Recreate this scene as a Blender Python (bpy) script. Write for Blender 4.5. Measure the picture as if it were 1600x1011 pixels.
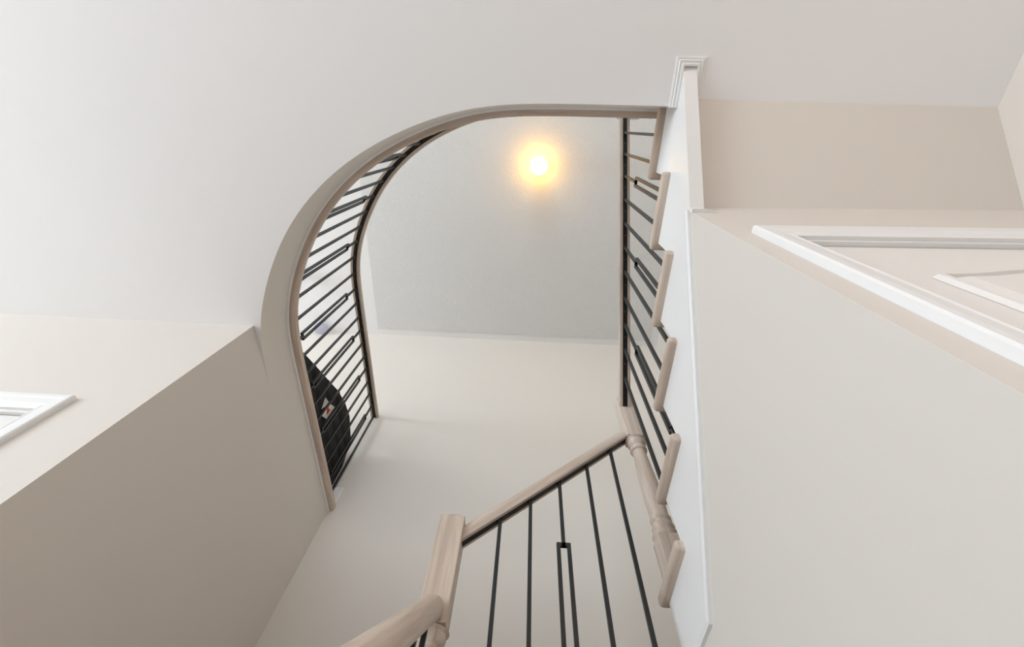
import bpy, bmesh, math, random
from mathutils import Vector, Matrix
random.seed(4)
S = bpy.context.scene
COL = S.collection
for o in list(bpy.data.objects):
    bpy.data.objects.remove(o, do_unlink=True)

# ------------------------------------------------------------------ camera
CZ = 1.0                                   # the camera stands 1 m above the lower floor
cam_d = bpy.data.cameras.new('camera'); cam = bpy.data.objects.new('camera', cam_d); COL.objects.link(cam)
t_, roll_, yaw_ = 0.4450, 0.1189, 0.0808
f = Vector((0, math.sin(t_), math.cos(t_))); u = Vector((0, -math.cos(t_), math.sin(t_))); r = Vector((1, 0, 0))
RZ = Matrix.Rotation(yaw_, 3, 'Z'); f, u, r = RZ @ f, RZ @ u, RZ @ r
r2 = math.cos(roll_) * r + math.sin(roll_) * u
u2 = -math.sin(roll_) * r + math.cos(roll_) * u
cam.matrix_world = Matrix(((r2.x, u2.x, -f.x, 0), (r2.y, u2.y, -f.y, 0), (r2.z, u2.z, -f.z, CZ), (0, 0, 0, 1)))
cam_d.sensor_width = 36; cam_d.lens = 36 * 650 / 1600; cam_d.clip_start = .02
S.camera = cam

# ------------------------------------------------------------------ world, daylight, exposure
W = bpy.data.worlds.new('world'); S.world = W; W.use_nodes = True
bg = W.node_tree.nodes['Background']; bg.inputs[0].default_value = (.75, .85, 1, 1); bg.inputs[1].default_value = 1.0
S.view_settings.view_transform = 'Standard'; S.view_settings.look = 'None'
S.view_settings.gamma = 1; S.view_settings.use_curve_mapping = False
S.view_settings.exposure = .5

def window_light(name, loc, direction, sx, sy, power, col):
    d = bpy.data.lights.new(name, 'AREA'); d.shape = 'RECTANGLE'; d.size = sx; d.size_y = sy
    d.energy = power; d.color = col
    o = bpy.data.objects.new(name, d); COL.objects.link(o); o.location = loc
    o.rotation_euler = Vector(direction).to_track_quat('-Z', 'Y').to_euler()
    return o
XW, YB = -6.4, -4.6                        # outer walls of the two halls
DAY = (.81,.905,1.0)
window_light('daylight_low_left', (XW - .02, -2.6, 1.4), (1, 0, 0), 3.4, 2.0, 172, DAY)
window_light('daylight_low_back', (-1.2, YB - .02, 1.4), (0, 1, 0), 3.0, 2.0, 12, DAY)
window_light('daylight_up_left', (XW - .02, .5, 4.7), (1, 0, 0), 1.2, 1.1, 100, DAY)
window_light('daylight_up_back', (-.9, YB - .02, 4.45), (0, 1, 0), 2.4, 1.5, 96, DAY)

# ------------------------------------------------------------------ materials
def srgb(*c):
    return tuple((x / 255 / 12.92) if x / 255 <= .04045 else ((x / 255 + .055) / 1.055) ** 2.4 for x in c) + (1,)
def base_mat(name, rough=.5, spec=.3):
    m = bpy.data.materials.new(name); m.use_nodes = True
    b = m.node_tree.nodes['Principled BSDF']
    b.inputs['Roughness'].default_value = rough; b.inputs['Specular IOR Level'].default_value = spec
    return m, m.node_tree, b
def N(nt, kind, **kw):
    n = nt.nodes.new(kind)
    for k, v in kw.items():
        if k in n.inputs: n.inputs[k].default_value = v
        else: setattr(n, k, v)
    return n
def paint(name, col, rough=.6, var=.03, bump=.05, scale=140, spec=.25):
    m, nt, b = base_mat(name, rough, spec)
    tc = N(nt, 'ShaderNodeTexCoord')
    no = N(nt, 'ShaderNodeTexNoise', Scale=1.7, Detail=3.0); nt.links.new(tc.outputs['Object'], no.inputs['Vector'])
    mx = N(nt, 'ShaderNodeMix', data_type='RGBA')
    mx.inputs[6].default_value = tuple(c * (1 - var) for c in col[:3]) + (1,); mx.inputs[7].default_value = col
    nt.links.new(no.outputs[0], mx.inputs[0]); nt.links.new(mx.outputs[2], b.inputs['Base Color'])
    if bump:
        n2 = N(nt, 'ShaderNodeTexNoise', Scale=scale, Detail=2.0); nt.links.new(tc.outputs['Object'], n2.inputs['Vector'])
        bp = N(nt, 'ShaderNodeBump', Strength=bump, Distance=.002)
        nt.links.new(n2.outputs[0], bp.inputs['Height']); nt.links.new(bp.outputs[0], b.inputs['Normal'])
    return m
def stipple(name, col):
    m, nt, b = base_mat(name, .9, .1)
    tc = N(nt, 'ShaderNodeTexCoord')
    vo = N(nt, 'ShaderNodeTexNoise', Scale=75.0, Detail=3.0, Roughness=.6); nt.links.new(tc.outputs['Object'], vo.inputs['Vector'])
    ra = N(nt, 'ShaderNodeMapRange'); ra.inputs[1].default_value = .4; ra.inputs[2].default_value = .6
    nt.links.new(vo.outputs[0], ra.inputs[0])
    bp = N(nt, 'ShaderNodeBump', Strength=.5, Distance=.008)
    nt.links.new(ra.outputs[0], bp.inputs['Height']); nt.links.new(bp.outputs[0], b.inputs['Normal'])
    b.inputs['Base Color'].default_value = col
    return m
def wood(name, c1, c2, axis, rough=.5, scale=1.0, use_uv=False):
    m, nt, b = base_mat(name, rough, .3)
    tc = N(nt, 'ShaderNodeTexCoord'); mp = N(nt, 'ShaderNodeMapping')
    s = [46 * scale] * 3; s[axis] = 2.6 * scale
    mp.inputs['Scale'].default_value = s; nt.links.new(tc.outputs['UV' if use_uv else 'Object'], mp.inputs['Vector'])
    n1 = N(nt, 'ShaderNodeTexNoise', Scale=1.0, Detail=5.0, Roughness=.6, Distortion=.6); nt.links.new(mp.outputs[0], n1.inputs['Vector'])
    cr = N(nt, 'ShaderNodeValToRGB'); nt.links.new(n1.outputs[0], cr.inputs[0])
    cr.color_ramp.elements[0].position = .32; cr.color_ramp.elements[0].color = c2
    cr.color_ramp.elements[1].position = .62; cr.color_ramp.elements[1].color = c1
    n2 = N(nt, 'ShaderNodeTexNoise', Scale=3.0, Detail=2.0); nt.links.new(tc.outputs['Object'], n2.inputs['Vector'])
    mx = N(nt, 'ShaderNodeMix', data_type='RGBA', blend_type='MULTIPLY'); mx.inputs[0].default_value = .25
    nt.links.new(cr.outputs[0], mx.inputs[6]); nt.links.new(n2.outputs[0], mx.inputs[7])
    nt.links.new(mx.outputs[2], b.inputs['Base Color'])
    bp = N(nt, 'ShaderNodeBump', Strength=.15, Distance=.001)
    nt.links.new(n1.outputs[0], bp.inputs['Height']); nt.links.new(bp.outputs[0], b.inputs['Normal'])
    return m
M_CEIL = paint('ceiling_white_paint', srgb(248, 247, 247), .7, .015)
M_STIP = stipple('stipple_ceiling', srgb(236, 236, 235))
M_WALL = paint('wall_warm_white_paint', srgb(226,219,210), .6, .03)
M_TRIM = paint('trim_white_gloss', srgb(240, 239, 237), .35, .01, .0, spec=.4)
M_DOOR = paint('door_white_satin', srgb(238, 235, 230), .4, .01, .0, spec=.4)
OC1, OC2 = srgb(224, 207, 191), srgb(198, 177, 160)
M_OAK = [wood('whitewashed_oak_%s' % 'xyz'[i], OC1, OC2, i) for i in range(3)]
M_OAKR = wood('whitewashed_oak_rail', OC1, OC2, 0, use_uv=True)
M_FLOOR = wood('oak_floor', srgb(226,217,206), srgb(205,194,181), 1, .4, .5)
M_IRON = paint('black_iron', srgb(38, 40, 39), .45, .2, .08, 300, .4)
M_IRON2 = paint('black_metal_channel', srgb(22, 23, 23), .5, .2, 0, spec=.3)
M_CASE = paint('black_nylon', srgb(44, 44, 45), .75, .25, .5, 220, .2)
M_CASE2 = paint('black_webbing', srgb(30, 30, 31), .7, .2, .3, 400, .2)
M_TAG = paint('white_card', srgb(225, 222, 216), .6, .02, 0)
M_RED = paint('red_print', srgb(205, 35, 35), .6, .02, 0)
M_FROST = paint('lavender_frosted_glass', srgb(196, 196, 214), .3, .02, 0, spec=.5)
M_STEEL = paint('nail_head_steel', srgb(150, 150, 150), .35, .05, 0, spec=.6)
m, nt, b = base_mat('lit_globe', .4, .2)
b.inputs['Base Color'].default_value = (1, .85, .6, 1)
b.inputs['Emission Color'].default_value = (1, .5, .055, 1); b.inputs['Emission Strength'].default_value = 12
M_GLOBE = m
m, nt, b = base_mat('window_glass', .05, .5); b.inputs['Base Color'].default_value = (.8, .9, 1, 1); b.inputs['Transmission Weight'].default_value = 1
M_GLASS = m

# ------------------------------------------------------------------ mesh helpers
def tag(o, label=None, cat=None, group=None, kind=None):
    for k, v in (('label', label), ('category', cat), ('group', group), ('kind', kind)):
        if v: o[k] = v
    return o
def link(name, bm, mats, parent=None, smooth=None):
    me = bpy.data.meshes.new(name)
    bmesh.ops.recalc_face_normals(bm, faces=bm.faces)
    bm.to_mesh(me); bm.free()
    for x in (mats if isinstance(mats, (list, tuple)) else [mats]): me.materials.append(x)
    if smooth is not None:
        for p in me.polygons: p.use_smooth = True
        try: me.set_sharp_from_angle(angle=math.radians(smooth))
        except Exception: pass
    o = bpy.data.objects.new(name, me); COL.objects.link(o)
    if parent: o.parent = parent
    return o
def empty(name, loc=(0, 0, 0), rz=0):
    o = bpy.data.objects.new(name, None); COL.objects.link(o); o.location = loc; o.rotation_euler = (0, 0, rz)
    o.empty_display_size = .1
    return o
def box(bm, x0, x1, y0, y1, z0, z1, bev=0, seg=2):
    vs = [bm.verts.new((x, y, z)) for x in (x0, x1) for y in (y0, y1) for z in (z0, z1)]
    fs = [bm.faces.new([vs[i] for i in q]) for q in ((0, 1, 3, 2), (4, 6, 7, 5), (0, 4, 5, 1), (2, 3, 7, 6), (0, 2, 6, 4), (1, 5, 7, 3))]
    if bev:
        es = list({e for q in fs for e in q.edges})
        bmesh.ops.bevel(bm, geom=es, offset=bev, segments=seg, affect='EDGES', profile=.5)
def prism(bm, poly, axis, a0, a1, bev=0, seg=2):
    """poly: 2-D points in the two other axes (in order), extruded along axis from a0 to a1"""
    def P(p, a):
        q = list(p); q.insert(axis, a); return q
    A = [bm.verts.new(P(p, a0)) for p in poly]; B = [bm.verts.new(P(p, a1)) for p in poly]
    n = len(poly); fs = [bm.faces.new(A), bm.faces.new(B[::-1])]
    for i in range(n):
        fs.append(bm.faces.new((A[i], A[(i + 1) % n], B[(i + 1) % n], B[i])))
    if bev:
        es = list({e for q in fs for e in q.edges})
        bmesh.ops.bevel(bm, geom=es, offset=bev, segments=seg, affect='EDGES', profile=.5)
    big = [q for q in bm.faces if len(q.verts) > 4]
    bm.normal_update()
    if big: bmesh.ops.triangulate(bm, faces=big)
def lathe(bm, prof, cx=0, cy=0, n=28, cap=True):
    rings = []
    for rr, z in prof:
        rings.append([bm.verts.new((cx + rr * math.cos(2 * math.pi * i / n), cy + rr * math.sin(2 * math.pi * i / n), z)) for i in range(n)])
    for a, b2 in zip(rings, rings[1:]):
        for i in range(n): bm.faces.new((a[i], a[(i + 1) % n], b2[(i + 1) % n], b2[i]))
    if cap:
        bm.faces.new(rings[0][::-1]); bm.faces.new(rings[-1])
def sweep(bm, path, prof, closed_prof=True):
    """prof points (side, up); side points to the right of the travel direction"""
    rings = []; n = len(path)
    for i, p in enumerate(path):
        p = Vector(p)
        a = Vector(path[max(i - 1, 0)]); c = Vector(path[min(i + 1, n - 1)])
        t1 = (p - a).normalized() if i else (c - p).normalized()
        t2 = (c - p).normalized() if i < n - 1 else t1
        t = (t1 + t2).normalized()
        side = t.cross(Vector((0, 0, 1))).normalized(); up = side.cross(t).normalized()
        k = 1 / max(.35, math.sqrt((1 + t1.dot(t2)) / 2))
        rings.append([bm.verts.new(p + side * s * k + up * v) for s, v in prof])
    m_ = len(prof); uv = bm.loops.layers.uv.verify()
    du = [0]; dv = [0]
    for a, c in zip(path, path[1:]): du.append(du[-1] + (Vector(c) - Vector(a)).length)
    for j in range(m_): dv.append(dv[-1] + math.dist(prof[j], prof[(j + 1) % m_]))
    for i in range(n - 1):
        a, b2 = rings[i], rings[i + 1]
        for j in range(m_ if closed_prof else m_ - 1):
            q = bm.faces.new((a[j], a[(j + 1) % m_], b2[(j + 1) % m_], b2[j]))
            for lp, (uu, vv) in zip(q.loops, ((du[i], dv[j]), (du[i], dv[j + 1]), (du[i + 1], dv[j + 1]), (du[i + 1], dv[j]))): lp[uv].uv = (uu, vv)
    bm.faces.new(rings[0]); bm.faces.new(rings[-1][::-1])
def struct(name, bm, mats, parent=None, smooth=None):
    o = link(name, bm, mats, parent, smooth)
    if not parent: o['kind'] = 'structure'
    return o
def B(*args, **kw):
    bm = bmesh.new(); box(bm, *args, **kw); return bm

# ------------------------------------------------------------------ dimensions (fitted to the photograph)
CEIL = 2.72; F2B = 2.955; F2 = 3.02; RAILZ = 3.964; H2 = 5.587
XL, YC, YF, XS, XR, YN = -1.295, .8905, 2.4134, .505, 1.6076, -.079
YD = .2315; YS0 = -.104; SL = .807; SBW = .045
RISE, RUN, TH = .1977, .2463, .036

# plan curve of the floor opening
raw = [(.40, YN), (.067, -.078), (-.113, -.074), (-.196, -.067), (-.279, -.052), (-.364, -.029), (-.451, .002), (-.540, .038), (-.631, .080), (-.689, .111),
       (-.744, .148), (-.802, .187), (-.862, .234), (-.924, .292), (-.992, .364), (-1.066, .456), (-1.151, .603), (-1.185, .671), (-1.215, .737),
       (-1.239, .799), (-1.268, .884), (-1.289, .975), (-1.295, 1.06), (-1.295, 1.3)]
def resample(pts, d):
    out = [Vector(pts[0])]; acc = 0
    for a, b2 in zip(pts, pts[1:]):
        a, b2 = Vector(a), Vector(b2); L = (b2 - a).length; pos = d - acc
        while pos <= L: out.append(a.lerp(b2, pos / L)); pos += d
        acc = (acc + L) % d if L >= d - acc else acc + L
    out.append(Vector(pts[-1])); return out
cv = resample(raw, .03)
for _ in range(30):
    cv = [cv[0]] + [(cv[i - 1] + cv[i] * 2 + cv[i + 1]) / 4 for i in range(1, len(cv) - 1)] + [cv[-1]]
EDGE = [Vector((XS, YN))] + cv + [Vector((XL, YF))]         # travels from the stair, round the curve, to the far wall
# left of travel is the slab side
def off_slab(path, d):
    out = []
    for i, p in enumerate(path):
        a = path[max(i - 1, 0)]; c = path[min(i + 1, len(path) - 1)]
        t = (c - a).normalized(); out.append(p + Vector((-t.y, t.x)) * d)
    return out

# ------------------------------------------------------------------ the setting
struct('floor', B(XW - .15, XR + .12, YB - .15, YF + .12, -.12, 0), M_FLOOR)
# upper floor slab: its underside is the lower ceiling, its curved edge the fascia
bm = bmesh.new()
outl = [Vector((XW, YB)), Vector((XR, YB)), Vector((XR, YN))] + EDGE + [Vector((XW, YF))]
prism(bm, [tuple(p) for p in outl], 2, CEIL, F2B + .02)
for q in bm.faces:
    q.normal_update(); q.material_index = 0 if abs(q.normal.z) > .5 else 1
struct('ceiling', bm, [M_CEIL, M_WALL], smooth=30)
bm = bmesh.new(); prism(bm, [tuple(p) for p in outl], 2, F2B + .02, F2)
struct('floor_upper', bm, M_FLOOR)
struct('ceiling_upper', B(XW - .15, XR + .12, YB - .15, YF + .12, H2, H2 + .12), M_CEIL)
struct('ceiling_stipple', B(-1.85, XR - .09, YB + .1, YF - .085, H2 - .006, H2 + .002, bev=.003), M_STIP)
struct('wall_far', B(XW - .15, XR + .12, YF, YF + .12, 0, H2), M_WALL)
struct('wall_right', B(XR, XR + .12, YB - .15, YF, 0, H2), M_WALL)
struct('wall_left', B(XL - .12, XL, YC, YF, 0, CEIL), M_WALL)
# wall facing the camera on the left, with a doorway
DX0, DX1, DTOP = -2.42, -1.602, 2.035
bm = bmesh.new()
box(bm, DX1, XL - .12, YC, YC + .12, 0, CEIL); box(bm, XW, DX0, YC, YC + .12, 0, CEIL); box(bm, DX0, DX1, YC, YC + .12, DTOP, CEIL)
struct('wall_hall', bm, M_WALL)
# outer walls with window openings
def wall_with_holes(name, axis, a0, a1, lo, hi, holes):
    bm = bmesh.new(); zs = 0
    def bx(c0, c1, z0, z1):
        if c1 - c0 < .001 or z1 - z0 < .001: return
        if axis == 0: box(bm, a0, a1, c0, c1, z0, z1)
        else: box(bm, c0, c1, a0, a1, z0, z1)
    z = 0
    for c0, c1, z0, z1 in sorted(holes, key=lambda h: h[2]):
        bx(lo, hi, z, z0); bx(lo, c0, z0, z1); bx(c1, hi, z0, z1); z = z1
    bx(lo, hi, z, H2)
    return struct(name, bm, M_WALL)
wall_with_holes('wall_street', 0, XW - .15, XW, YB - .15, YF, [(-4.3, -.9, .4, 2.4), (-.1, 1.1, 4.15, 5.25)])
wall_with_holes('wall_back', 1, YB - .15, YB, XW, XR, [(-2.7, .3, .4, 2.4), (-2.1, .3, 3.7, 5.2)])
wn = 0
for axis, c0, c1, z0, z1 in ((0, -4.3, -.9, .4, 2.4), (0, -.1, 1.1, 4.15, 5.25), (1, -2.7, .3, .4, 2.4), (1, -2.1, .3, 3.7, 5.2)):
    wn += 1
    e = empty('window_%d' % wn); e['kind'] = 'structure'
    def wb(a0, a1, d0, d1, zz0, zz1, name, mat):
        if axis == 0: bm = B(XW - d1, XW - d0, a0, a1, zz0, zz1, bev=.003 if mat is M_TRIM else 0)
        else: bm = B(a0, a1, YB - d1, YB - d0, zz0, zz1, bev=.003 if mat is M_TRIM else 0)
        link(name, bm, mat, e)
    for q in (0, 1):
        wb((c0, c1 - .05)[q], (c0 + .05, c1)[q], .04, .11, z0, z1, 'jamb', M_TRIM)
    wb(c0, c1, .04, .11, z0, z0 + .05, 'sill', M_TRIM); wb(c0, c1, .04, .11, z1 - .05, z1, 'head', M_TRIM)
    mid = (c0 + c1) / 2
    wb(mid - .02, mid + .02, .05, .1, z0 + .05, z1 - .05, 'mullion', M_TRIM)
    wb(c0 + .05, mid - .02, .115, .12, z0 + .05, z1 - .05, 'pane', M_GLASS); wb(mid + .02, c1 - .05, .115, .12, z0 + .05, z1 - .05, 'pane', M_GLASS)

# closet under the stair: front wall with door, side wall, sloping soffit
bm = bmesh.new()
def zb_line(y): return CZ + 1.387 - .815 * (y - .224)      # lower edge of the stringer
prism(bm, [(YD, 0), (1.39, 0), (1.39, zb_line(1.127)), (1.127, zb_line(1.127)), (YD, zb_line(YD))], 0, XS + .001, XS + .09)
struct('wall_closet_side', bm, M_WALL)
def soff(y): return CEIL - SL * (y - YS0)
bm = bmesh.new()
prism(bm, [(YS0 - .02, soff(YS0 - .02)), (1.30, soff(1.30)), (1.30, soff(1.30) + .03), (YS0 - .02, soff(YS0 - .02) + .03)], 0, XS + SBW, XR)
struct('ceiling_stair', bm, M_WALL)
CW = empty('wall_closet_front', (XS + .001, YD, 0), -.0245); CW['kind'] = 'structure'     # local x along the wall
CX0, CX1, CTOP = .127, .889, 2.02
bm = bmesh.new()
zt = soff(YD) + .02
box(bm, .0, CX0, 0, .09, 0, zt); box(bm, CX1, 1.12, 0, .09, 0, zt); box(bm, CX0, CX1, 0, .09, CTOP, zt)
link('wall_panel', bm, M_WALL, CW)

def casing_profile():      # (across from the opening outwards, out of the wall)
    return [(0, 0), (0, .010), (.010, .014), (.016, .012), (.022, .015), (.048, .017), (.052, .020), (.066, .020), (.070, .016), (.070, 0)]
def casing_leg(bm, x, sgn, z0, ztop):
    # mitred at the top
    pr = casing_profile(); A = []; Bv = []
    for c, d in pr:
        A.append(bm.verts.new((x + sgn * c, -d, z0))); Bv.append(bm.verts.new((x + sgn * c, -d, ztop + c)))
    n = len(pr)
    for i in range(n): bm.faces.new((A[i], A[(i + 1) % n], Bv[(i + 1) % n], Bv[i]))
    bm.faces.new(A); bm.faces.new(Bv[::-1])
def casing_head(bm, x0, x1, ztop):
    pr = casing_profile(); A = []; Bv = []
    for c, d in pr:
        A.append(bm.verts.new((x0 - c, -d, ztop + c))); Bv.append(bm.verts.new((x1 + c, -d, ztop + c)))
    n = len(pr)
    for i in range(n): bm.faces.new((A[i], A[(i + 1) % n], Bv[(i + 1) % n], Bv[i]))
    bm.faces.new(A); bm.faces.new(Bv[::-1])
def arch_pts(x0, x1, z0, z1, rise, n=16):
    pts = [(x0, z0), (x1, z0), (x1, z1)]
    for i in range(1, n):
        s = i / n; x = x1 + (x0 - x1) * s
        pts.append((x, z1 + rise * .5 * (1 - math.cos(2 * math.pi * s))))
    pts.append((x0, z1)); return pts
def door(name, loc, rz, x0, x1, top, wall_d, knob_side):
    e = empty(name, loc, rz); e['kind'] = 'structure'
    for s, x in ((-1, x0), (1, x1)):
        bm = bmesh.new(); casing_leg(bm, x, s, 0, top); link('casing_leg', bm, M_TRIM, e)
    bm = bmesh.new(); casing_head(bm, x0, x1, top); link('casing_head', bm, M_TRIM, e)
    link('door_jamb', B(x0, x0 + .012, .0, wall_d, 0, top), M_TRIM, e); link('door_jamb', B(x1 - .012, x1, 0, wall_d, 0, top), M_TRIM, e)
    link('door_head', B(x0, x1, 0, wall_d, top - .012, top), M_TRIM, e)
    leaf = link('door_leaf', B(x0 + .014, x1 - .014, .012, .047, .01, top - .015, bev=.002), M_DOOR, e)
    # raised panels with moulded frames, the upper one arch-topped
    a0, a1 = x0 + .125, x1 - .125
    for z0, z1, ri in ((.25, .95, 0), (1.10, top - .235, .045)):
        pts = arch_pts(a0, a1, z0, z1, ri)
        c = Vector((sum(p[0] for p in pts) / len(pts), sum(p[1] for p in pts) / len(pts)))
        bm = bmesh.new()
        loops = []
        for ins, dy in ((0, .0115), (.008, .004), (.018, .003), (.028, .010), (.036, .010), (.060, .005), (.066, .005)):
            L = []
            for (x, z) in pts:
                v = Vector((x, z)); w, h = (a1 - a0), (z1 + ri - z0)
                L.append(bm.verts.new((c.x + (x - c.x) * (1 - 2 * ins / w), dy, c.y + (z - c.y) * (1 - 2 * ins / h))))
            loops.append(L)
        for A, Bq in zip(loops, loops[1:]):
            for i in range(len(A)): bm.faces.new((A[i], A[(i + 1) % len(A)], Bq[(i + 1) % len(A)], Bq[i]))
        bm.faces.new(loops[-1])
        link('raised_panel', bm, M_DOOR, leaf)
    bm = bmesh.new(); kx = x0 + .07 if knob_side < 0 else x1 - .07
    lathe(bm, [(.026, 0), (.026, .006), (.010, .008), (.010, .03), (.024, .036), (.028, .048), (.022, .058), (.006, .062)], n=20)
    bmesh.ops.rotate(bm, verts=bm.verts, cent=(0, 0, 0), matrix=Matrix.Rotation(math.pi / 2, 3, 'X'))
    bmesh.ops.translate(bm, verts=bm.verts, vec=(kx, .012, .95))
    link('door_knob', bm, M_STEEL, leaf, smooth=40)
    return e
door('door_1', (XS + .001, YD, 0), -.0245, CX0, CX1, CTOP, .09, 1)
door('door_2', (0, YC, 0), 0, DX0, DX1, DTOP, .12, -1)

# baseboard of the upper hall, cut off at the floor edge
bm = bmesh.new()
prism(bm, [(YF, F2), (YF - .016, F2), (YF - .016, F2 + .09), (YF - .010, F2 + .105), (YF - .010, F2 + .125), (YF - .004, F2 + .14), (YF, F2 + .14)], 0, XW, -1.276)
struct('baseboard_far', bm, M_TRIM)

# wooden nosing along the edge of the floor opening: a bead under it, boards with butt joints
nose = [(0, 0), (.014, -.002), (.026, .004), (.034, .014), (.036, .024), (.034, .048), (.026, .060), (.012, .064), (-.03, .064), (-.03, 0)]
TR = empty('trim_1'); TR['kind'] = 'structure'
# side > 0 in sweep is to the right of travel; travel -X => right = +Y = opening side
P3 = [(p.x, p.y, F2B) for p in EDGE]
cuts = [0]
for tx in (-.075, -.80):
    cuts.append(min(range(len(EDGE)), key=lambda i: abs(EDGE[i].x - tx) + (0 if EDGE[i].y < .5 else 9)))
cuts.append(len(EDGE) - 1)
for a, b2 in zip(cuts, cuts[1:]):
    pts = [Vector(p) for p in P3[a:b2 + 1]]
    if a: pts[0] = pts[0].lerp(pts[1], .05)
    bm = bmesh.new(); sweep(bm, pts, nose); link('nosing_board', bm, M_OAKR, TR, smooth=50)
bm = bmesh.new(); sweep(bm, [Vector(p) - Vector((0, 0, .012)) for p in P3], [(0, 0), (.008, .002), (.011, .008), (.011, .012), (0, .012)])
link('cove_bead', bm, M_TRIM, TR, smooth=50)

# ------------------------------------------------------------------ staircase
ST = tag(empty('staircase', (1.05, 1.3, 0)), 'white staircase with pale oak treads rising to the upper floor along the right wall', 'staircase')
STI = Matrix.Translation((-1.05, -1.3, 0))
def st(name, bm, mat, smooth=None):
    bm.transform(STI); return link(name, bm, mat, ST, smooth)
def tz(k): return CZ + 1.845 - RISE * k      # underside of tread k
def ty(k): return .188 + RUN * k             # nosing tip of tread k
for k in range(6):
    bm = bmesh.new(); box(bm, .478, XR - .002, ty(k) - .295, ty(k), tz(k), tz(k) + TH, bev=.012, seg=3)
    st('tread', bm, M_OAK[1], 40)
    bm = bmesh.new(); box(bm, XS + SBW * .5, XR - .002, ty(k) - .048, ty(k) - .03, tz(k) - RISE + TH, tz(k))
    st('riser', bm, M_TRIM)
prof = [(-.202, CEIL - CZ), (YN, CEIL - CZ), (YN, 1.845)]
for k in range(6):
    prof += [(ty(k) - .03, 1.845 - RISE * k), (ty(k) - .03, 1.845 - RISE * (k + 1))] if k < 5 else [(ty(k) - .03, 1.845 - RISE * 5)]
prof += [(ty(5) - .03, zb_line(1.127) - CZ), (1.127, zb_line(1.127) - CZ), (.224, 1.387)]
bm = bmesh.new(); prism(bm, [(y, z + CZ) for y, z in prof], 0, XS, XS + SBW)
st('stringer', bm, M_TRIM)
# moulding along the lower edge of the stringer
mould = [(0, 0), (0, .034), (.005, .034), (.007, .027), (.012, .022), (.013, .010), (.009, .004), (.009, 0)]
bm = bmesh.new()
# path on the plane x = XS, from the closet corner down, then level; profile (out to -x, up in the face)
pth = [(YD - .004, zb_line(YD - .004)), (1.127, zb_line(1.127)), (1.39, zb_line(1.127))]
rings = []
for i, (y, z) in enumerate(pth):
    d1 = Vector((pth[max(i, 1)][0] - pth[max(i, 1) - 1][0], pth[max(i, 1)][1] - pth[max(i, 1) - 1][1])).normalized()
    j = min(i + 1, 2); d2 = Vector((pth[j][0] - pth[j - 1][0], pth[j][1] - pth[j - 1][1])).normalized()
    d = (d1 + d2).normalized(); nrm = Vector((-d.y, d.x)); k = 1 / math.sqrt((1 + d1.dot(d2)) / 2)
    rings.append([bm.verts.new((XS - o_, y + nrm.x * h * k, z + nrm.y * h * k)) for o_, h in mould])
for a, b2 in zip(rings, rings[1:]):
    for i in range(len(mould)): bm.faces.new((a[i], a[(i + 1) % len(mould)], b2[(i + 1) % len(mould)], b2[i]))
bm.faces.new(rings[0]); bm.faces.new(rings[-1][::-1])
st('stringer_moulding', bm, M_TRIM)
# moulding round the head of the stringer where it meets the ceiling
bm = bmesh.new()
cm = [(0, 0), (.030, 0), (.030, -.004), (.024, -.007), (.021, -.006), (.017, -.010), (.010, -.009), (.006, -.012), (0, -.012)]
pp = [(XS, YN + .004, CEIL), (XS, -.203, CEIL), (XS + SBW, -.203, CEIL), (XS + SBW, YS0, CEIL)]
sweep(bm, pp, cm); st('head_moulding', bm, M_TRIM)
# stub of moulding at the closet corner
bm = bmesh.new(); prism(bm, [(XS - .004, YD - .012), (XS + .03, YD - .014), (XS + .075, YD - .004), (XS + .075, YD), (XS - .004, YD)], 2, zb_line(YD) - .028, zb_line(YD) - .004)
st('moulding_stub', bm, M_TRIM)
# winder landing and the steps that go on down to the left, then towards the viewer
LZ = CZ + 1.845 - RISE * 6
for x0, x1, z in ((.29, XR - .002, LZ), (.04, .33, LZ - RISE), (-.21, .08, LZ - 2 * RISE)):
    bm = bmesh.new(); box(bm, x0 - .0, x1, 1.338, YF - .002, z, z + TH, bev=.012, seg=3); st('tread', bm, M_OAK[0], 40)
    bm = bmesh.new(); box(bm, x0 + .03, x0 + .048, 1.345, YF - .002, z - RISE + TH, z); st('riser', bm, M_TRIM)
L2 = LZ - 3 * RISE
bm = bmesh.new(); box(bm, XL + .002, -.16, 1.318, YF - .002, L2, L2 + TH, bev=.01); st('landing', bm, M_OAK[0], 40)
bm = bmesh.new(); prism(bm, [(.505, LZ), (.34, LZ), (.34, LZ - RISE), (.09, LZ - RISE), (.09, LZ - 2 * RISE), (-.16, LZ - 2 * RISE), (-.16, L2), (XL + .002, L2), (XL + .002, L2 - .2), (.0, L2 - .2), (.505, LZ - .35)], 1, 1.34, 1.385)
st('stringer', bm, M_TRIM)
r6 = (L2 + TH) / 6
for k in range(1, 6):
    z = L2 - r6 * k
    bm = bmesh.new(); box(bm, XL + .002 if 1.318 - .25 * k > YC - .03 else XL - .0, -.175, 1.318 - .25 * k, 1.318 - .25 * (k - 1) + .03, z, z + TH, bev=.012, seg=3); st('tread', bm, M_OAK[1], 40)
    bm = bmesh.new(); box(bm, XL + .002, -.2, 1.318 - .25 * (k - 1) + .012, 1.318 - .25 * (k - 1) + .03, z + TH, z + r6); st('riser', bm, M_TRIM)
bm = bmesh.new(); pr = [(1.34, L2)]
for k in range(1, 6):
    pr += [(1.348 - .25 * (k - 1), L2 - r6 * k)] if k > 1 else [(1.34, L2 - r6)]
    pr += [(1.348 - .25 * k, L2 - r6 * k)]
pr += [(.098, 0), (1.34, 0)]
prism(bm, pr, 0, -.235, -.2); st('stringer', bm, M_TRIM)

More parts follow.
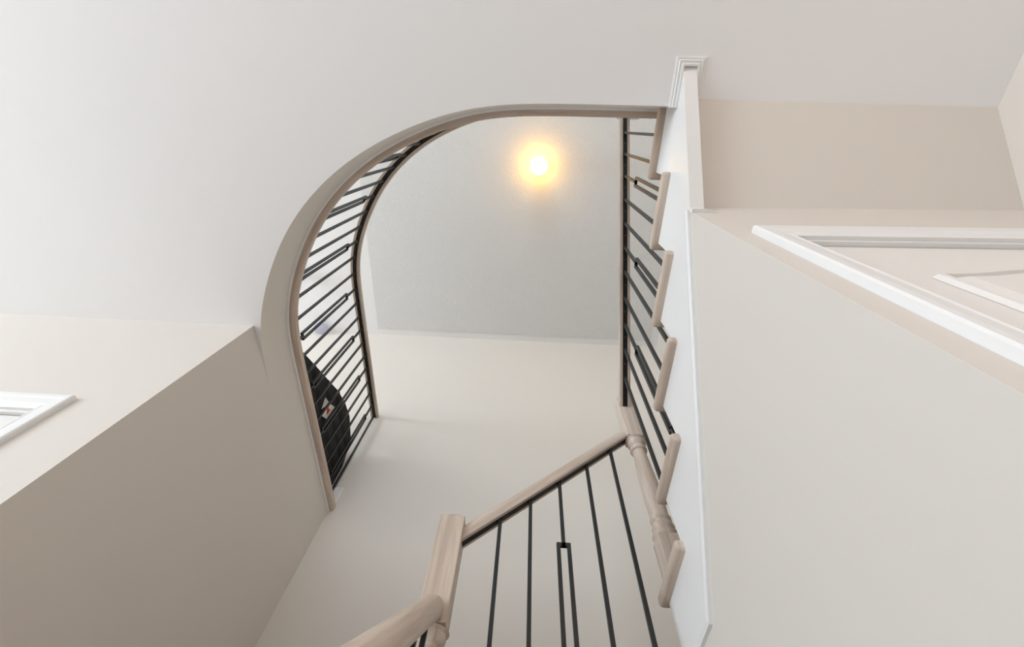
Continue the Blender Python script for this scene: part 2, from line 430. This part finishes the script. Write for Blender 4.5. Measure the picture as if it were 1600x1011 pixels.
# ------------------------------------------------------------------ newel posts
def newel(name, label, cx, cy, base, low_top, up_bot, top, s=.085, cap=0):
    e = tag(empty(name, (cx, cy, base)), label, 'newel post', 'turned oak newel posts')
    h = s / 2; ch = .008
    def blk(z0, z1, nm, tip):
        bm = bmesh.new(); box(bm, -h, h, -h, h, z0 - base, z1 - base, bev=.003)
        if tip:
            t0 = [bm.verts.new((sx * (h - .006), sy * (h - .006), z1 - base - .001)) for sx, sy in ((-1, -1), (1, -1), (1, 1), (-1, 1))]
            t1 = [bm.verts.new((sx * h * .3, sy * h * .3, z1 - base + .030)) for sx, sy in ((-1, -1), (1, -1), (1, 1), (-1, 1))]
            for i in range(4): bm.faces.new((t0[i], t0[(i + 1) % 4], t1[(i + 1) % 4], t1[i]))
            bm.faces.new(t1); bm.faces.new(t0[::-1])
        link(nm, bm, M_OAK[2], e)
    blk(base, low_top, 'lower_block', False); blk(up_bot, top, 'upper_block', not cap)
    L = up_bot - low_top; q = low_top - base; R_ = h
    pr = [(R_ * 1.28, -.001), (R_ * 1.18, .012), (R_ * .98, .022), (R_ * .90, .028), (R_ * .98, .034), (R_ * 1.04, .044), (R_ * .98, .054), (R_ * .84, .060),
          (R_ * .84, .066), (R_ * .96, .072), (R_ * .98, .080), (R_ * .90, .090), (R_ * .86, .098), (R_ * .90, .14), (R_ * .95, .20)]
    for i in range(1, 8):
        s_ = i / 8; pr.append((R_ * (.95 - .22 * s_ ** 1.2), .20 + (L - .30) * s_))
    tp = [(R_ * .72, L - .095), (R_ * .74, L - .078), (R_ * .90, L - .074), (R_ * .96, L - .066), (R_ * .90, L - .058), (R_ * .78, L - .054), (R_ * .78, L - .046),
          (R_ * .98, L - .036), (R_ * 1.05, L - .024), (R_ * 1.02, L - .014), (R_ * 1.2, L - .006), (R_ * 1.28, L + .001)]
    bm = bmesh.new()
    lathe(bm, [(min(a, h * .995) if not (0.003 < z < L - .003) else a, z + q) for a, z in pr + tp], n=32)
    link('turned_shaft', bm, M_OAK[2], e, smooth=35)
    if cap:
        bm = bmesh.new(); box(bm, -cap, cap, -cap * .8, cap * .8, top - base, top - base + .028, bev=.008); link('post_cap', bm, M_TRIM, e)
    return e
NAX, NAY = .5445, 1.3425
newel('newel_post', 'pale oak newel post with turned shaft standing at the foot of the right flight', NAX, NAY, CZ + 1.845 - RISE * 5 + TH, CZ + 1.057, CZ + 1.58, CZ + 1.885, .083)
NBX, NBY = -.2375, 1.3455
newel('newel_post', 'pale oak newel post with tall square top joining two handrails at bottom centre', NBX, NBY, L2 + TH, CZ + .30, CZ + .705, CZ + 1.070, .091)
NUX, NUY = .585, -.115
newel('newel_post', 'white capped newel post at the head of the stair on the upper floor', NUX, NUY, F2, F2 + .22, F2 + .68, CZ + 2.985, .085, cap=.075)

# ------------------------------------------------------------------ railings
def rail_profile(w=.062, h=.052):
    a = w / 2
    return [(-a * .93, 0), (-a * .98, .003), (-a, .016), (-a * .97, .028), (-a * .80, h * .82), (-a * .45, h * .97), (0, h), (a * .45, h * .97), (a * .80, h * .82), (a * .97, .028), (a, .016), (a * .98, .003), (a * .93, 0)]
BW = .0132
def bar(bm, x, z0, z1, w=BW): box(bm, x - w / 2, x + w / 2, -w / 2, w / 2, z0, z1)
cache = {}
def baluster_mesh(h0, h1, rect, slope=0.0):
    """plain: square bar; rect: bar that opens into a narrow upright rectangle (rect = (bottom, top) above the base)"""
    key = (round(h1 - h0, 3), rect)
    if key in cache: return cache[key]
    bm = bmesh.new(); H = h1 - h0
    if rect:
        b0, b1 = rect; w2 = .0185
        bar(bm, 0, 0, b0); bar(bm, 0, b1, H)
        bar(bm, -w2, b0, b1); bar(bm, w2, b0, b1)
        box(bm, -w2 - BW / 2, w2 + BW / 2, -BW / 2, BW / 2, b0 - BW, b0); box(bm, -w2 - BW / 2, w2 + BW / 2, -BW / 2, BW / 2, b1, b1 + BW)
    else: bar(bm, 0, 0, H)
    me = bpy.data.meshes.new('baluster'); bmesh.ops.recalc_face_normals(bm, faces=bm.faces); bm.to_mesh(me); bm.free(); me.materials.append(M_IRON)
    cache[key] = me; return me
def baluster(parent, x, y, z0, z1, ang, rect=None):
    o = bpy.data.objects.new('baluster', baluster_mesh(z0, z1, rect)); COL.objects.link(o); o.parent = parent
    o.location = Vector((x, y, z0)) - parent.location; o.rotation_euler = (0, 0, ang)
    return o
def railing(name, label, path, w, holes, base):
    e = tag(empty(name, base), label, 'railing')
    pth = [Vector(p) - Vector(base) for p in path]
    bm = bmesh.new(); sweep(bm, pth, rail_profile(w)); hr = link('handrail', bm, M_OAKR, e, smooth=45)
    bm = bmesh.new(); sweep(bm, pth, [(-w * .21, -.0015), (-w * .21, .002), (w * .21, .002), (w * .21, -.0015)])
    link('metal_channel', bm, M_IRON2, hr)
    if holes:
        bm = bmesh.new()
        for p, t in holes:
            p = Vector(p) - Vector(base) + Vector((0, 0, -.002))
            bmesh.ops.create_uvsphere(bm, u_segments=8, v_segments=5, radius=.002, matrix=Matrix.Translation(p))
        tag(link('channel_screws', bm, M_STEEL, hr), kind='stuff')
    return e
# balcony railing on the floor edge
RP = off_slab(EDGE, .036)
RP[0] = Vector((NUX - .045, RP[0].y)); RP[-1] = Vector((XL - .037, YF - .004))
tops = [(-.642, .079), (-.749, .138), (-.845, .21), (-.935, .284), (-1.022, .372), (-1.094, .473), (-1.157, .58), (-1.212, .685), (-1.259, .797), (-1.305, .913), (-1.33, 1.042), (-1.335, 1.166),
        (-1.335, 1.283), (-1.339, 1.404), (-1.336, 1.52), (-1.33, 1.637), (-1.33, 1.762), (-1.333, 1.877), (-1.339, 2.01), (-1.339, 2.131), (-1.345, 2.265), (-1.352, 2.385)]
dense = resample([tuple(p) for p in RP], .004)
def near(p):
    i = min(range(len(dense)), key=lambda j: (dense[j] - Vector(p)).length)
    a, c = dense[max(i - 3, 0)], dense[min(i + 3, len(dense) - 1)]
    return dense[i], math.atan2((c - a).y, (c - a).x), i
holes = []
i0 = near(tops[0])[2]; st_i = 30
extra = []
i = i0 - st_i
while i > 8: extra.append(tuple(dense[i])); i -= st_i
allp = list(reversed(extra)) + tops; shift = len(extra)
info = [near(p) for p in allp]
for a, b2 in zip(info, info[1:]):
    m_ = dense[(a[2] + b2[2]) // 2]; holes.append(((m_.x, m_.y, RAILZ), 0))
RB = (XL - .037, YF, F2)
RL = railing('balcony_railing', 'curved balcony railing of pale oak handrail and black iron balusters around the opening', [(p.x, p.y, RAILZ) for p in RP], .066, [], RB)
for n_, (p, ang, _) in enumerate(info):
    baluster(RL, p.x, p.y, F2 - .005, RAILZ + .003, ang, (.135, .765) if (n_ - shift) % 3 == 2 else None)
# stair railing
SX = .531
def srail(y): return CZ + 2.742 - .7385 * (y - .019)
sy = [.019, .132, .245, .363, .481, .598, .712, .833, .951, 1.062, 1.182]
sh = [((SX, (a + b2) / 2, srail((a + b2) / 2)), 0) for a, b2 in zip(sy, sy[1:])]
SB = (SX, 1.28, CZ + .9)
y0, y1 = NUY + .044, NAY - .0425
SR = railing('stair_railing', 'straight sloping stair railing with black balusters beside the right flight', [(SX, y1, srail(y1)), (SX, y0, srail(y0))], .058, sh, SB)
for n_, y in enumerate(sy):
    k = 0
    while k < 5 and y > ty(k) - .004: k += 1
    zt_ = tz(k) + TH - .003; H = srail(y) + .004 - zt_
    baluster(SR, SX, y, zt_, srail(y) + .004, math.pi / 2, (.12, round(H - .30, 3)) if n_ % 3 == 2 else None)
# short railing between the two newels
bx = [.412, .292, .168, .0485, -.064]
def brail(x): return CZ + 1.097 + (x + .064) * .862
BYY = 1.3425; BB = (NBX, BYY, L2 + TH)
x0, x1 = NBX + .0455, NAX - .0415
bh = [(((a + b2) / 2, BYY, brail((a + b2) / 2)), 0) for a, b2 in zip(bx, bx[1:])]
BR = railing('winder_railing', 'short sloping railing of five black balusters between the two oak newels', [(x1, BYY, brail(x1)), (x0, BYY, brail(x0))], .058, [], BB)
for n_, x in enumerate(bx):
    zt_ = (LZ if x > .29 else LZ - RISE if x > .04 else LZ - 2 * RISE) + TH - .003
    H = brail(x) + .004 - zt_
    baluster(BR, x, BYY, zt_, brail(x) + .004, 0, (.12, round(H - .30, 3)) if n_ == 2 else None)
# lowest railing, coming down towards the viewer
def crail(y): return CZ + .722 + (y - 1.3) * .75
LB = (-.24, .12, 0)
LR = railing('lower_railing', 'thick pale oak handrail sloping to the lower left from the central newel', [(-.24, NBY - .0445, crail(NBY - .0445)), (-.24, .12, crail(.12))], .066, [], LB)
for n_ in range(10):
    y = 1.235 - .115 * n_
    k = max(1, min(5, 1 + int((1.318 - y + .03) / .25))); zt_ = L2 - r6 * k + TH - .003
    baluster(LR, -.235, y, zt_, crail(y) + .004, math.pi / 2, (.12, .5) if n_ % 3 == 2 else None)

# ------------------------------------------------------------------ ceiling lights
e = tag(empty('ceiling_light', (.052, .357, H2 - .006)), 'small glowing warm globe light on the stippled upper ceiling', 'ceiling light')
bm = bmesh.new(); lathe(bm, [(.075, 0), (.075, -.012), (.06, -.022), (.05, -.03), (.045, -.05)], n=32); link('canopy', bm, M_TRIM, e, smooth=40)
bm = bmesh.new(); bmesh.ops.create_uvsphere(bm, u_segments=32, v_segments=20, radius=.088, matrix=Matrix.Translation((0, 0, -.125))); link('globe', bm, M_GLOBE, e, smooth=80)
for (x, y, lab, ang) in ((-2.55, 2.34, 'round lavender frosted ceiling lamp with white arm above the black case', 3.0), (-2.70, 1.64, 'frosted ceiling lamp half hidden behind the curved oak floor edge', 2.2)):
    e = tag(empty('hall_light', (x, y, H2)), lab, 'ceiling light', 'frosted lamps in the upper hall')
    bm = bmesh.new(); lathe(bm, [(.03, 0), (.03, -.01), (.012, -.016), (.012, -.05)], n=16); link('mount', bm, M_TRIM, e, smooth=40)
    bm = bmesh.new(); lathe(bm, [(.02, -.045), (.07, -.05), (.088, -.062), (.088, -.074), (.07, -.084), (.02, -.088)], n=32); link('lamp_shade', bm, M_FROST, e, smooth=40)
    bm = bmesh.new(); box(bm, .07, .20, -.006, .006, -.068, -.056, bev=.002); bmesh.ops.rotate(bm, verts=bm.verts, cent=(0, 0, 0), matrix=Matrix.Rotation(ang, 3, 'Z')); link('arm', bm, M_TRIM, e)

# ------------------------------------------------------------------ black case leaning behind the railing
e = tag(empty('storage_case', (-1.443, 1.85, F2)), 'big black padded case with a white and red tag behind the balcony balusters', 'case')
pf = [(1.13, 0), (1.13, .06), (1.25, .12), (1.53, .30), (1.793, .47), (1.95, .535), (2.107, .573), (2.324, .524), (2.40, .33), (2.411, 0)]
bm = bmesh.new(); prism(bm, [(y - 1.85, z) for y, z in pf], 0, -.12, .082, bev=.006, seg=2); link('case_body', bm, M_CASE, e, smooth=50)
for z in (.10, .22, .34, .45):                       # quilted rolls across the face
    ys = 1.22 if z < .11 else 1.25 + (z - .12) / .35 * .543
    ya = ys + .05 - 1.85; yb = 2.31 - 1.85
    bm = bmesh.new(); prism(bm, [(.080, z - .04), (.085, z - .025), (.087, z), (.085, z + .025), (.080, z + .04)], 1, ya, yb); link('padded_roll', bm, M_CASE, e, smooth=50)
tg = link('luggage_tag', (lambda bm: (prism(bm, [(-.053, .313), (.015, .364), (.017, .231), (-.053, .182)], 0, .088, .091), bm)[1])(bmesh.new()), M_TAG, e)
bm = bmesh.new(); prism(bm, [(-.132, .273), (-.056, .313), (-.090, .201)], 0, .088, .090); link('paper_corner', bm, M_TAG, e)
bm = bmesh.new(); prism(bm, [(-.012, .238), (-.026, .250), (-.046, .262), (-.050, .280), (-.038, .288), (-.030, .278), (-.024, .296), (-.010, .290), (-.008, .262)], 0, .0912, .0922); link('red_mark', bm, M_RED, tg)

# unseen lamp added behind the viewer to warm the closet front and soffit
e = tag(empty('added_fill_lamp', (.8, -1.7, CEIL)), 'added unseen fill lamp on the lower hall ceiling behind the viewer', 'ceiling light')
bm = bmesh.new(); lathe(bm, [(.16, 0), (.16, -.02), (.15, -.028)], n=32); link('lamp_base', bm, M_TRIM, e, smooth=40)
bm = bmesh.new(); lathe(bm, [(.148, -.028), (.14, -.06), (.11, -.085), (.06, -.10), (.01, -.104)], n=32)
mw, nt, b = base_mat('warm_fill_diffuser', .5, .2); b.inputs['Emission Color'].default_value = (1, .56, .30, 1); b.inputs['Emission Strength'].default_value = 24
link('diffuser', bm, mw, e, smooth=60)
